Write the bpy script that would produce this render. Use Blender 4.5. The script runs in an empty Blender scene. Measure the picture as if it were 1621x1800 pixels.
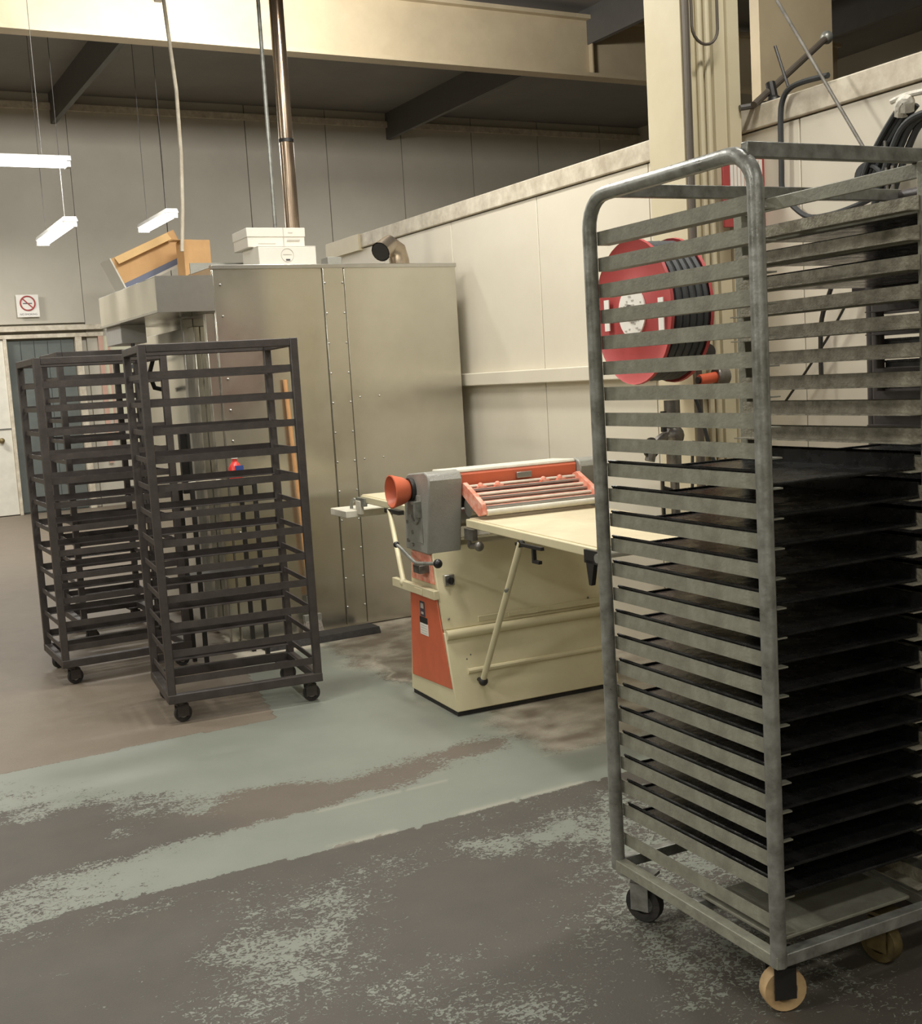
import bpy, bmesh, math, random
from mathutils import Vector, Matrix
random.seed(7)
sc = bpy.context.scene
C = sc.collection
PI = math.pi
RY = 0.4998                                # yaw of the room: local x = u (along the oven front), local y = v (depth)
US = (math.cos(RY), math.sin(RY))
VS = (-math.sin(RY), math.cos(RY))
def W(u, v, z=0.0): return Vector((u*US[0]+v*VS[0], u*US[1]+v*VS[1], z))

# ---------------------------------------------------------------- camera
cam = bpy.data.cameras.new('camera')
cam.sensor_fit = 'HORIZONTAL'; cam.sensor_width = 36.0
cam.lens = 2079.4/1621*36.0
cam.clip_start = 0.05; cam.clip_end = 200
co = bpy.data.objects.new('camera', cam); C.objects.link(co)
pi_, ro = 0.1144, -0.0598
F = Vector((0, math.cos(pi_), -math.sin(pi_))); U0 = Vector((0, math.sin(pi_), math.cos(pi_))); R0 = Vector((1, 0, 0))
Rv = R0*math.cos(ro) + U0*math.sin(ro); Uv = -R0*math.sin(ro) + U0*math.cos(ro)
co.matrix_world = Matrix(((Rv.x, Uv.x, -F.x, 0), (Rv.y, Uv.y, -F.y, 0), (Rv.z, Uv.z, -F.z, 1.3835), (0, 0, 0, 1)))
sc.camera = co
sc.view_settings.view_transform = 'Standard'; sc.view_settings.look = 'None'
sc.view_settings.exposure = 0.0; sc.view_settings.gamma = 1.0; sc.view_settings.use_curve_mapping = False

# ---------------------------------------------------------------- world, main lights and added fill
wd = bpy.data.worlds.new('world'); sc.world = wd; wd.use_nodes = True
bg = wd.node_tree.nodes['Background']; bg.inputs[0].default_value = (0.78, 0.76, 0.72, 1); bg.inputs[1].default_value = 0.36
def area(u, v, z, sx, sy, power, col=(1, 0.93, 0.80), rot=0.0):
    l = bpy.data.lights.new('tube_or_fill_light', 'AREA'); l.shape = 'RECTANGLE'; l.size = sx; l.size_y = sy  # serves ceiling tubes and also fill lights added without a fitting
    l.energy = power; l.color = col
    o = bpy.data.objects.new('tube_or_fill_light', l); C.objects.link(o)
    o.location = W(u, v, z); o.rotation_euler = (0, 0, RY+rot)
    return o
WARM = (1, 0.97, 0.91)
area(1.15, 4.4, 3.6, 1.2, 0.25, 70, WARM)
area(2.6, 5.3, 3.7, 0.25, 1.2, 50, WARM)
area(-1.6, 7.2, 3.7, 1.2, 0.25, 95, WARM)
area(-1.3, 1.2, 3.5, 1.2, 0.25, 50, WARM)  # added fill, up and left of the camera
area(-3.0, 3.2, 3.3, 0.25, 1.2, 130, WARM)
area(1.6, -0.9, 3.6, 2.4, 0.25, 46, WARM)  # added fill behind the camera for faces turned towards it
area(2.7, 2.55, 4.3, 1.2, 0.25, 75, WARM)  # added above the near rack to brighten column front and cross bars
area(-1.6, -2.6, 3.6, 2.4, 0.25, 75, WARM)  # added soft fill further behind the camera
area(2.2, 11.2, 3.6, 1.2, 0.25, 110, (1, 0.97, 0.91))
area(0.4, 14.0, 3.4, 1.2, 0.25, 120, (1, 0.97, 0.91))
area(7.0, 13.0, 4.2, 1.2, 0.25, 60, (1, 0.97, 0.91))

# ---------------------------------------------------------------- materials
def lin(c):
    return tuple(((x/255)/12.92 if x/255 <= 0.04045 else ((x/255+0.055)/1.055)**2.4) for x in c)
def mat(name, rgb, rough=0.5, metal=0.0, rgb2=None, scale=8.0, amt=0.5, bump=0.0, bscale=60.0, spec=0.5, emit=None, stretch=None, rv=0.0, det=5.0):
    m = bpy.data.materials.new(name); m.use_nodes = True; nt = m.node_tree; N = nt.nodes; L = nt.links
    b = N['Principled BSDF']; b.inputs['Roughness'].default_value = rough; b.inputs['Metallic'].default_value = metal
    b.inputs['Specular IOR Level'].default_value = spec
    tc = N.new('ShaderNodeTexCoord'); mp = N.new('ShaderNodeMapping'); L.new(tc.outputs['Object'], mp.inputs['Vector'])
    if stretch: mp.inputs['Scale'].default_value = stretch
    c1 = (*lin(rgb), 1); c2 = (*(lin(rgb2) if rgb2 else tuple(x*0.86 for x in lin(rgb))), 1)
    nz = N.new('ShaderNodeTexNoise'); nz.inputs['Scale'].default_value = scale; nz.inputs['Detail'].default_value = det; nz.inputs['Roughness'].default_value = 0.65
    L.new(mp.outputs['Vector'], nz.inputs['Vector'])
    cr = N.new('ShaderNodeValToRGB'); cr.color_ramp.elements[0].position = 0.5-0.22/max(amt, .05)*0.5; cr.color_ramp.elements[1].position = min(1, 0.5+0.22/max(amt, .05)*0.5)
    cr.color_ramp.elements[0].color = c2; cr.color_ramp.elements[1].color = c1
    L.new(nz.outputs['Fac'], cr.inputs['Fac']); L.new(cr.outputs['Color'], b.inputs['Base Color'])
    if rv:
        mr = N.new('ShaderNodeMapRange'); mr.inputs['To Min'].default_value = rough-rv; mr.inputs['To Max'].default_value = rough+rv
        mr.inputs['From Min'].default_value = .3; mr.inputs['From Max'].default_value = .7
        L.new(nz.outputs['Fac'], mr.inputs['Value']); L.new(mr.outputs[0], b.inputs['Roughness'])
    if bump:
        n2 = N.new('ShaderNodeTexNoise'); n2.inputs['Scale'].default_value = bscale; n2.inputs['Detail'].default_value = 3
        L.new(mp.outputs['Vector'], n2.inputs['Vector'])
        bp = N.new('ShaderNodeBump'); bp.inputs['Strength'].default_value = bump; bp.inputs['Distance'].default_value = 0.01
        L.new(n2.outputs['Fac'], bp.inputs['Height']); L.new(bp.outputs['Normal'], b.inputs['Normal'])
    if emit:
        b.inputs['Emission Color'].default_value = (*emit[0], 1); b.inputs['Emission Strength'].default_value = emit[1]
    return m
M = dict(
 white_wall=mat('white_wall', (216, 209, 191), .45, 0, (206, 198, 179), 1.6, .4, .08, 6),
 white_cap=mat('white_cap', (214, 206, 186), .5, 0, (170, 158, 138), 9, .6),
 far_wall=mat('far_wall', (190, 184, 168), .6, 0, (178, 172, 157), 1.2, .5),
 roof=mat('roof_sheet', (132, 128, 122), .6, 0, (118, 115, 110), 1.5, .5),
 cream=mat('cream_steel', (208, 198, 168), .42, 0, (198, 187, 156), 4, .5),
 beam=mat('beam_paint', (198, 182, 150), .5, 0, (182, 166, 136), 3, .5),
 purlin=mat('purlin_grey', (104, 102, 98), .5, .3),
 galv=mat('galvanised_tube', (158, 159, 152), .38, .45, (120, 120, 112), 22, .7, .1, 80, rv=.12),
 slide=mat('worn_slide_steel', (147, 147, 131), .5, .1, (124, 122, 108), 26, .6, .15, 120, rv=.1),
 slide_rust=mat('stained_slide_steel', (150, 146, 128), .6, .05, (118, 112, 96), 34, .8, .4, 140),
 black=mat('black_rack_steel', (72, 66, 62), .5, .1, (56, 50, 47), 14, .6, .1, 60),
 blackrub=mat('black_rubber', (32, 31, 30), .7, 0, (52, 48, 44), 30, .6, .3, 90),
 tray=mat('dark_tray_metal', (70, 70, 69), .27, .75, (48, 48, 48), 12, .7, .15, 25, rv=.1),
 sheet_cream=mat('sheeter_cream', (214, 205, 170), .42, 0, (204, 194, 158), 5, .5, .05, 20),
 orange=mat('sheeter_orange', (206, 104, 70), .5, 0, (192, 98, 68), 9, .5),
 orange_dust=mat('floured_orange', (216, 118, 90), .7, 0, (232, 178, 156), 28, .7),
 grey_paint=mat('hammered_grey', (152, 151, 142), .42, .1, (138, 137, 129), 12, .5, .2, 160),
 belt=mat('canvas_belt', (212, 200, 168), .85, 0, (200, 187, 154), 6, .6, .2, 400),
 flour=mat('floury_white', (218, 213, 196), .8, 0, (202, 196, 178), 20, .6),
 steel=mat('bright_steel', (190, 188, 182), .28, .9),
 dark=mat('dark_metal', (58, 56, 54), .45, .5),
 knob=mat('black_plastic', (26, 26, 28), .35),
 red=mat('reel_red', (172, 70, 68), .55, 0, (160, 64, 62), 6, .5),
 hose=mat('dark_hose', (58, 60, 60), .6, 0, (44, 46, 46), 20, .5),
 conduit=mat('dark_conduit', (96, 88, 78), .5, .2),
 carton=mat('white_carton', (216, 212, 200), .6, 0, (208, 203, 191), 4, .5),
 kraft=mat('kraft_card', (206, 164, 112), .75, 0, (190, 148, 100), 8, .5),
 print_=mat('dark_print', (70, 70, 78), .6),
 softprint=mat('faint_print', (186, 180, 170), .6),
 redprint=mat('red_print', (170, 70, 66), .6),
 paper=mat('sign_paper', (236, 232, 222), .5),
 pink=mat('pink_frame', (196, 158, 140), .6),
 kraft_light=mat('kraft_flap', (222, 184, 128), .75),
 bluegrey=mat('blue_grey_print', (112, 118, 138), .6),
 white=mat('white_door_paint', (218, 214, 200), .5),
 wood=mat('orange_broom_wood', (206, 158, 108), .5, 0, (190, 140, 92), 20, .5),
 bristle=mat('pale_bristle', (190, 182, 172), .9, 0, (150, 142, 132), 60, .7),
 curtain=mat('dark_green_grey', (100, 106, 101), .7, 0, (84, 90, 86), 3, .6),
 pale=mat('pale_green_panel', (200, 198, 172), .5),
 duct=mat('spiral_duct', (186, 176, 160), .3, .8, (160, 140, 118), 5, .6, stretch=(1, 1, .2)),
 flue=mat('flue_steel', (206, 188, 164), .25, .85, (150, 128, 108), 7, .7, stretch=(1, 1, .12), rv=.1),
 tread=mat('cream_tread', (206, 176, 130), .6, 0, (176, 146, 104), 20, .5),
 brass=mat('old_yellow_zinc', (140, 122, 78), .45, .5, (96, 86, 60), 18, .6),
 valve=mat('valve_metal', (128, 124, 116), .4, .6, (92, 88, 82), 20, .6),
 nozzle=mat('nozzle_orange', (206, 92, 58), .4),
 redbot=mat('red_plastic', (220, 62, 54), .35),
 blueprint=mat('blue_label', (60, 78, 140), .4),
 tape=mat('white_tape', (214, 210, 198), .7, 0, (186, 180, 166), 40, .7, .4, 60),
 lamp=mat('lamp_tube', (255, 252, 240), .5, emit=((1, .97, .9), 6.0)),
 lampbody=mat('lamp_body', (216, 214, 208), .5),
)
def stainless():
    m = bpy.data.materials.new('stainless_sheet'); m.use_nodes = True; nt = m.node_tree; N = nt.nodes; L = nt.links
    b = N['Principled BSDF']; b.inputs['Metallic'].default_value = .92
    tc = N.new('ShaderNodeTexCoord')
    n1 = N.new('ShaderNodeTexNoise'); n1.inputs['Scale'].default_value = 3.0; n1.inputs['Detail'].default_value = 8; n1.inputs['Roughness'].default_value = .7
    L.new(tc.outputs['Object'], n1.inputs['Vector'])
    cr = N.new('ShaderNodeValToRGB'); e = cr.color_ramp.elements
    e[0].position = .3; e[0].color = (*lin((190, 187, 176)), 1); e[1].position = .7; e[1].color = (*lin((204, 201, 190)), 1)
    L.new(n1.outputs['Fac'], cr.inputs['Fac']); L.new(cr.outputs['Color'], b.inputs['Base Color'])
    mr = N.new('ShaderNodeMapRange'); mr.inputs['From Min'].default_value = .35; mr.inputs['From Max'].default_value = .65
    mr.inputs['To Min'].default_value = .17; mr.inputs['To Max'].default_value = .27
    L.new(n1.outputs['Fac'], mr.inputs['Value']); L.new(mr.outputs[0], b.inputs['Roughness'])
    mp = N.new('ShaderNodeMapping'); mp.inputs['Scale'].default_value = (1, 1, .45); L.new(tc.outputs['Object'], mp.inputs['Vector'])
    n2 = N.new('ShaderNodeTexNoise'); n2.inputs['Scale'].default_value = 2.1; n2.inputs['Detail'].default_value = 1.0
    L.new(mp.outputs['Vector'], n2.inputs['Vector'])
    bp = N.new('ShaderNodeBump'); bp.inputs['Strength'].default_value = .55; bp.inputs['Distance'].default_value = .03
    L.new(n2.outputs['Fac'], bp.inputs['Height']); L.new(bp.outputs['Normal'], b.inputs['Normal'])
    return m
M['stainless'] = stainless()

# ---------------------------------------------------------------- mesh helpers
class MB:
    def __init__(s): s.v = []; s.f = []; s.mi = []; s.cur = 0
    def add(s, vs, fs):
        k = len(s.v); s.v += [tuple(p) for p in vs]; s.f += [tuple(i+k for i in f) for f in fs]; s.mi += [s.cur]*len(fs); return s
    def box(s, x0, x1, y0, y1, z0, z1, mtx=None):
        vs = [Vector((x, y, z)) for z in (z0, z1) for x, y in ((x0, y0), (x1, y0), (x1, y1), (x0, y1))]
        if mtx: vs = [mtx @ p for p in vs]
        return s.add(vs, [(3, 2, 1, 0), (4, 5, 6, 7), (0, 1, 5, 4), (1, 2, 6, 5), (2, 3, 7, 6), (3, 0, 4, 7)])
    def prism(s, poly, a0, a1, ax='x'):
        # poly of 2-D points extruded along ax between a0 and a1
        n = len(poly)
        def P(a, q):
            return (a, q[0], q[1]) if ax == 'x' else ((q[0], a, q[1]) if ax == 'y' else (q[0], q[1], a))
        vs = [P(a0, q) for q in poly] + [P(a1, q) for q in poly]
        ar = sum(poly[i][0]*poly[(i+1) % n][1]-poly[(i+1) % n][0]*poly[i][1] for i in range(n))
        flip = (ar > 0) != (ax == 'y')
        if a1 < a0: flip = not flip
        fs = [tuple(reversed(range(n))), tuple(range(n, 2*n))] + [(i, (i+1) % n, n+(i+1) % n, n+i) for i in range(n)]
        if not flip: fs = [tuple(reversed(f)) for f in fs]
        return s.add(vs, fs)
    def tube(s, pts, r, n=8, rot=0.0, cap=True, radii=None, squash=None):
        pts = [Vector(p) for p in pts]; rings = []; k = len(pts)
        t0 = (pts[1]-pts[0]).normalized(); up = Vector((0, 0, 1)) if abs(t0.z) < .9 else Vector((1, 0, 0))
        nrm = (up-t0*up.dot(t0)).normalized()
        for i, p in enumerate(pts):
            a = (pts[i]-pts[i-1]).normalized() if i else t0
            b = (pts[i+1]-pts[i]).normalized() if i < k-1 else a
            t = (a+b).normalized() if (a+b).length > 1e-6 else a
            nrm = (nrm-t*nrm.dot(t)).normalized(); bi = t.cross(nrm)
            c = max(.5, t.dot(b)); rr = (radii[i] if radii else r)
            rings.append([p+(nrm*math.cos(rot+2*PI*j/n)+bi*math.sin(rot+2*PI*j/n))*rr/(c if 0 < i < k-1 and n == 4 else 1) for j in range(n)])
        vs = [q for rg in rings for q in rg]
        fs = [(i*n+j, i*n+(j+1) % n, (i+1)*n+(j+1) % n, (i+1)*n+j) for i in range(k-1) for j in range(n)]
        if cap: fs += [tuple(reversed(range(n))), tuple((k-1)*n+j for j in range(n))]
        return s.add(vs, fs)
    def sq(s, pts, h, rot=PI/4): return s.tube(pts, h*math.sqrt(2), 4, rot)
    def cyl(s, p0, p1, r, n=16, r1=None): return s.tube([p0, p1], r, n, radii=[r, r1 if r1 is not None else r])
    def lathe(s, prof, mtx, n=24, closed=False):
        # prof: (r, h) about local z
        vs = []; k = len(prof)
        for r, h in prof:
            for j in range(n): vs.append(mtx @ Vector((r*math.cos(2*PI*j/n), r*math.sin(2*PI*j/n), h)))
        fs = [(i*n+j, i*n+(j+1) % n, (i+1)*n+(j+1) % n, (i+1)*n+j) for i in range(k-1) for j in range(n)]
        if closed: fs += [((k-1)*n+j, (k-1)*n+(j+1) % n, (j+1) % n, j) for j in range(n)]
        else: fs += [tuple(reversed(range(n))), tuple((k-1)*n+j for j in range(n))]
        return s.add(vs, fs)
    def torus(s, R, r, mtx, n=28, m=8):
        prof = [(R+r*math.cos(2*PI*i/m), r*math.sin(2*PI*i/m)) for i in range(m)]
        return s.lathe(prof, mtx, n, True)
    def ball(s, c, r, n=12):
        c = Vector(c); prof = [(max(1e-4, r*math.sin(PI*i/8)), -r*math.cos(PI*i/8)) for i in range(9)]
        return s.lathe(prof, Matrix.Translation(c), n)
    def mesh(s, name, mats, sharp=0.6):
        me = bpy.data.meshes.new(name); me.from_pydata(s.v, [], s.f)
        for m in (mats if isinstance(mats, (list, tuple)) else [mats]): me.materials.append(m)
        for p, mi in zip(me.polygons, s.mi): p.material_index = mi
        bm = bmesh.new(); bm.from_mesh(me); bmesh.ops.recalc_face_normals(bm, faces=bm.faces)
        for f in bm.faces: f.smooth = True
        for e in bm.edges:
            if len(e.link_faces) != 2 or e.calc_face_angle(9) > sharp: e.smooth = False
        bm.to_mesh(me); bm.free(); return me
    def build(s, name, m, parent=None, bevel=0.0, label=None, loc=None, rotz=None):
        mats = m if isinstance(m, (list, tuple)) else [m]
        me = s.mesh(name, [M[x] if isinstance(x, str) else x for x in mats])
        o = bpy.data.objects.new(name, me); C.objects.link(o)
        if parent: o.parent = parent
        if loc is not None: o.location = loc
        if rotz is not None: o.rotation_euler = (0, 0, rotz)
        if bevel:
            b = o.modifiers.new('bevel', 'BEVEL'); b.width = bevel; b.segments = 2; b.limit_method = 'ANGLE'; b.angle_limit = 0.7
        if label: o['label'] = label
        return o
def tag(o, label, cat, group=None):
    o['label'] = label; o['category'] = cat
    if group: o['group'] = group
    return o
def thing(name, label, cat, loc, rotz=RY, group=None):
    o = bpy.data.objects.new(name, None); C.objects.link(o); o.empty_display_size = .1
    o.location = loc; o.rotation_euler = (0, 0, rotz); return tag(o, label, cat, group)
def struct(name, mb, m, bevel=0.0):
    o = mb.build(name, m, None, bevel, loc=(0, 0, 0), rotz=RY); o['kind'] = 'structure'; return o
def copy_tree(o, parent=None):
    c = o.copy(); C.objects.link(c); c.parent = parent
    for ch in o.children: copy_tree(ch, c)
    return c
def textmesh(name, body, size, m, parent, mtx, align='CENTER'):
    cu = bpy.data.curves.new(name, 'FONT'); cu.body = body; cu.size = size; cu.align_x = align; cu.align_y = 'CENTER'; cu.extrude = .0006
    t = bpy.data.objects.new(name+'_curve', cu)
    dg = bpy.context.evaluated_depsgraph_get(); me = bpy.data.meshes.new_from_object(t, depsgraph=dg)
    bpy.data.objects.remove(t); me.transform(mtx); me.materials.clear(); me.materials.append(M[m])
    o = bpy.data.objects.new(name, me); C.objects.link(o); o.parent = parent; return o
def axm(origin, x, y):
    x = Vector(x).normalized(); y = Vector(y).normalized(); z = x.cross(y)
    return Matrix(((x.x, y.x, z.x, origin[0]), (x.y, y.y, z.y, origin[1]), (x.z, y.z, z.z, origin[2]), (0, 0, 0, 1)))
def arc(c, r, a0, a1, n, fn): return [fn(c[0]+r*math.cos(a0+(a1-a0)*i/n), c[1]+r*math.sin(a0+(a1-a0)*i/n)) for i in range(n+1)]

# ---------------------------------------------------------------- floor (paint wear is laid out in room coordinates)
def hump(x, c, w): return math.exp(-((x-c)/w)**2)
def sstep(a, b, x):
    t = max(0, min(1, (x-a)/(b-a))); return t*t*(3-2*t)
from mathutils import noise as _n
def fbm(u, v, k, seed=0.0): return _n.fractal(Vector((u*k+seed, v*k*1.35, seed)), 1.0, 2.0, 4)
def cover(u0, v0):
    # paint coverage, tan (bare concrete) share, whitish share
    n1 = fbm(u0, v0, 2.6); n2 = fbm(u0, v0, 7.0, 5.3)
    u = u0+.10*n1; v = v0+.05*fbm(u0, v0, 3.0, 9.1)
    tan = 0.0; wht = 0.0; c = 0.0
    edge = 1.60+(v0-4.655)*.19
    if v0 > 4.655+.008*math.sin(u0*7) and u0 < edge: return 0.0, 1.0, 0.0
    if v0 > 4.655: c = 1.1
    elif v0 > 3.22+.02*math.sin(u0*2.2+.5)+.012*n2-.04*sstep(.6, .2, u0):
        c = 1.12
        band = sstep(3.52, 3.46, v0)
        pk = 0.0
        pk += 1.5*hump(u, .40, .42)*hump(v, 3.92, .20)
        pk += 1.1*hump(u, .55, .40)*hump(v, 3.68, .12)
        pk += 1.25*hump(u, 1.27, .24)*hump(v, 3.75-.0*u, .13)
        pk += .75*hump(u, 1.0, .35)*hump(v, 3.62, .07)
        pk += .8*hump(u, 1.65, .30)*hump(v, 3.68, .07)
        pk += 1.15*hump(u, 2.02, .26)*hump(v, 3.80, .09)
        pk += .35*hump(v, 3.60, .07)*sstep(2.3, 2.0, u)
        pk *= (1-band)*(1+.5*n2)
        c -= pk
        c -= .60*hump(u, .25, .60)*sstep(4.75, 4.35, v)*(1-band)*(.8+.5*n2)
        c -= .62*sstep(1.3, .1, u0)*band
        tan = .45*sstep(.8, 1.2, u)
    else:
        c = .10+.10*n2
        c += .62*hump(u-.35*(v-2.7), .93, .24)*hump(v, 2.66, .34)
        c += .30*hump(u, 1.25, .30)*hump(v, 2.98, .12)
        c += .62*hump(u, 2.0, .42)*hump(v, 2.95, .20)
        c += .50*hump(u, 1.98, .40)*hump(v, 2.55, .38)
        c += .40*hump(u, 1.22, .22)*hump(v, 2.15, .30)
        c += .38*hump(u, 1.75, .30)*hump(v, 1.95, .45)
        c += .40*hump(u, .50, .35)*hump(v, 3.15, .05)
        c *= .80*(1+.35*n2+.3*n1)
        c -= .35*hump(u, 1.45, .14)*hump(v, 2.72, .25)
    s = sstep(2.16, 2.36, u)*sstep(3.45, 3.56, v0)
    c = c*(1-s)+s*(.30+.25*n2); tan = max(tan, s)
    wht = s*max(0, min(.75, (.38 if v0 < 4.7 else .2)+.55*n2))
    wht = max(wht, sstep(.0, .1, min(u0-1.72, 2.35-u0, v0-5.75, 6.75-v0)))
    wht = max(wht, .65*hump((u-(2.30+.13*(v0-4.8))), 0, .012)*sstep(4.6, 4.8, v0)*sstep(5.7, 5.5, v0))
    # thin pale scratch lines along the two straight paint edges
    if u0 > 1.2: wht = max(wht, .6*hump(v0, 3.225, .008)*(n2 > 0), .5*hump(v0, 3.53, .006)*(n1 > .05))
    return max(0, min(1.1, c)), tan, wht
def floor():
    def lines(a, b, fa, fb, step, coarse):
        r = []; x = a
        while x < fa-1e-6: r.append(x); x += coarse
        x = fa
        while x < fb-1e-6: r.append(x); x += step
        x = fb
        while x <= b+1e-6: r.append(x); x += coarse
        return r
    us = lines(-6, 12, 0.0, 3.6, .018, 1.0); vs = lines(-4, 15.4, 1.4, 7.0, .018, 1.0)
    us[-1] = 12; vs[-1] = 15.6
    pts = [(u, v, 0) for v in vs for u in us]; nu = len(us)
    fs = [(j*nu+i, j*nu+i+1, (j+1)*nu+i+1, (j+1)*nu+i) for j in range(len(vs)-1) for i in range(nu-1)]
    me = bpy.data.meshes.new('floor'); me.from_pydata(pts, [], fs)
    at = me.attributes.new('wear', 'FLOAT_VECTOR', 'POINT')
    buf = []
    for p in pts:
        buf += cover(p[0], p[1]) if p[1] < 8 else (0.0, 1.0, 0.0)
    at.data.foreach_set('vector', buf)
    m = bpy.data.materials.new('worn_painted_floor'); m.use_nodes = True; nt = m.node_tree; N = nt.nodes; L = nt.links; b = N['Principled BSDF']
    tc = N.new('ShaderNodeTexCoord'); A = N.new('ShaderNodeAttribute'); A.attribute_name = 'wear'
    sp = N.new('ShaderNodeSeparateXYZ'); L.new(A.outputs['Vector'], sp.inputs[0])
    def noise(s, d=4, r=.6, dist=0.0, sc_=None):
        n = N.new('ShaderNodeTexNoise'); n.inputs['Scale'].default_value = s; n.inputs['Detail'].default_value = d; n.inputs['Roughness'].default_value = r; n.inputs['Distortion'].default_value = dist
        if sc_:
            mp = N.new('ShaderNodeMapping'); mp.inputs['Scale'].default_value = sc_; L.new(tc.outputs['Object'], mp.inputs['Vector']); L.new(mp.outputs[0], n.inputs['Vector'])
        else: L.new(tc.outputs['Object'], n.inputs['Vector'])
        return n.outputs['Fac']
    def ma(op, a, bb, c=None):
        n = N.new('ShaderNodeMath'); n.operation = op
        for i, x in enumerate((a, bb, c)):
            if x is None: continue
            if isinstance(x, (int, float)): n.inputs[i].default_value = x
            else: L.new(x, n.inputs[i])
        return n.outputs[0]
    def mix(f, a, bb):
        n = N.new('ShaderNodeMix'); n.data_type = 'RGBA'
        if isinstance(f, (int, float)): n.inputs[0].default_value = f
        else: L.new(f, n.inputs[0])
        for i, x in ((6, a), (7, bb)):
            if isinstance(x, tuple): n.inputs[i].default_value = (*lin(x), 1)
            else: L.new(x, n.inputs[i])
        return n.outputs[2]
    big = noise(16, 4, .62, .4); chip = noise(66, 3, .6, 1.2, (1.0, 1.25, 1)); fine = noise(220, 2, .5)
    nz = ma('ADD', ma('MULTIPLY', big, .25), ma('MULTIPLY', chip, .75))
    thr = ma('SUBTRACT', .70, ma('MULTIPLY', sp.outputs[0], .42))
    mask = ma('MULTIPLY', ma('SUBTRACT', nz, thr), 28); mask.node.use_clamp = True
    dk = mix(noise(9, 5), (68, 64, 57), (86, 80, 71)); dk = mix(ma('MULTIPLY', fine, .5), dk, (56, 52, 46))
    tn = mix(noise(6, 8, .75), (108, 97, 83), (136, 124, 107)); tn = mix(ma('MULTIPLY', noise(120, 3), .5), tn, (84, 75, 64))
    base = mix(sp.outputs[1], dk, tn)
    pt = mix(noise(4, 6), (112, 117, 107), (131, 134, 122)); pt = mix(ma('MULTIPLY', fine, .2), pt, (104, 107, 96))
    col = mix(mask, base, pt); 
    col = mix(sp.outputs[2], col, (190, 182, 164))
    L.new(col, b.inputs['Base Color'])
    rr = N.new('ShaderNodeMapRange'); rr.inputs['To Min'].default_value = .62; rr.inputs['To Max'].default_value = .52; L.new(mask, rr.inputs['Value']); L.new(rr.outputs[0], b.inputs['Roughness'])
    bp = N.new('ShaderNodeBump'); bp.inputs['Strength'].default_value = .5; bp.inputs['Distance'].default_value = .003
    L.new(ma('ADD', mask, ma('MULTIPLY', fine, .4)), bp.inputs['Height']); L.new(bp.outputs['Normal'], b.inputs['Normal'])
    me.materials.append(m); o = bpy.data.objects.new('floor', me); C.objects.link(o); o.rotation_euler = (0, 0, RY); o['kind'] = 'structure'
floor()

# ---------------------------------------------------------------- shell
ceil = struct('ceiling', MB().box(-6, 12, -4, 15.6, 5.1, 5.16), 'roof')
for u, va, vb in ((-2.2, -4, 15.4), (.25, -4, 15.4), (3.05, -4, 15.4), (7.6, -4, 15.4), (10.05, -4, 10.4)):
    MB().prism([(u-.03, 4.74), (u+.03, 4.74), (u+.03, 4.78), (u-.015, 4.78), (u-.015, 5.06), (u+.03, 5.06), (u+.03, 5.1), (u-.03, 5.1)], va, vb, 'y').build('purlin', 'purlin', ceil)
struct('trim_1', MB().box(-6, 11.2, 10.5, 10.52, 4.44, 5.02).box(-6, 11.2, 10.42, 10.60, 4.40, 4.44).box(-6, 11.2, 10.42, 10.60, 4.98, 5.02).box(7.585, 7.60, 10.44, 10.52, 4.44, 4.98), 'beam')
# far wall: tall insulated panels
fw = struct('wall_far', MB().box(-6, 12, 15.46, 15.6, 0, 5.1), 'far_wall')
u = -6.0
while u < 12:
    if u+1.14 < 1.2 or u > 3.0: MB().box(u+.006, u+1.144, 15.4, 15.46, 0, 5.1).build('wall_panel', 'far_wall', fw)
    u += 1.15
MB().box(.96, 3.2, 15.4, 15.46, 2.33, 5.1).build('wall_panel', 'far_wall', fw)
MB().box(-6, 12, 15.34, 15.4, 4.9, 4.98).build('eaves_strip', 'white_cap', fw)
struct('wall_left', MB().box(-6.1, -6, -4, 15.6, 0, 5.1), 'far_wall')
struct('wall_back', MB().box(-6, 12, -4.1, -4, 0, 5.1), 'white_wall')
struct('wall_outer', MB().box(12, 12.1, -4, 15.6, 0, 5.1), 'far_wall')
# right: white insulated cold-room wall
wr = struct('wall_right', MB().box(3.55, 3.66, .6, 8.24, 0, 2.38), 'white_wall')
v = .64
while v < 8.2:
    MB().box(3.51, 3.55, v+.003, min(v+.947, 8.24), 0, 2.30).build('wall_panel', 'white_wall', wr, bevel=.003)
    v += .95
MB().box(3.495, 3.67, .6, 8.25, 2.305, 2.40).build('capping_strip', 'white_cap', wr, bevel=.006)
struct('trim_2', MB().box(3.455, 3.51, 3.99, 8.2, 1.32, 1.395), 'white_wall', .006)      # protective rail on the white wall
# the small seams and strip on the capping
MB().box(3.48, 3.52, 7.62, 8.2, 2.29, 2.40).build('cap_joint', 'cream', wr)

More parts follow.
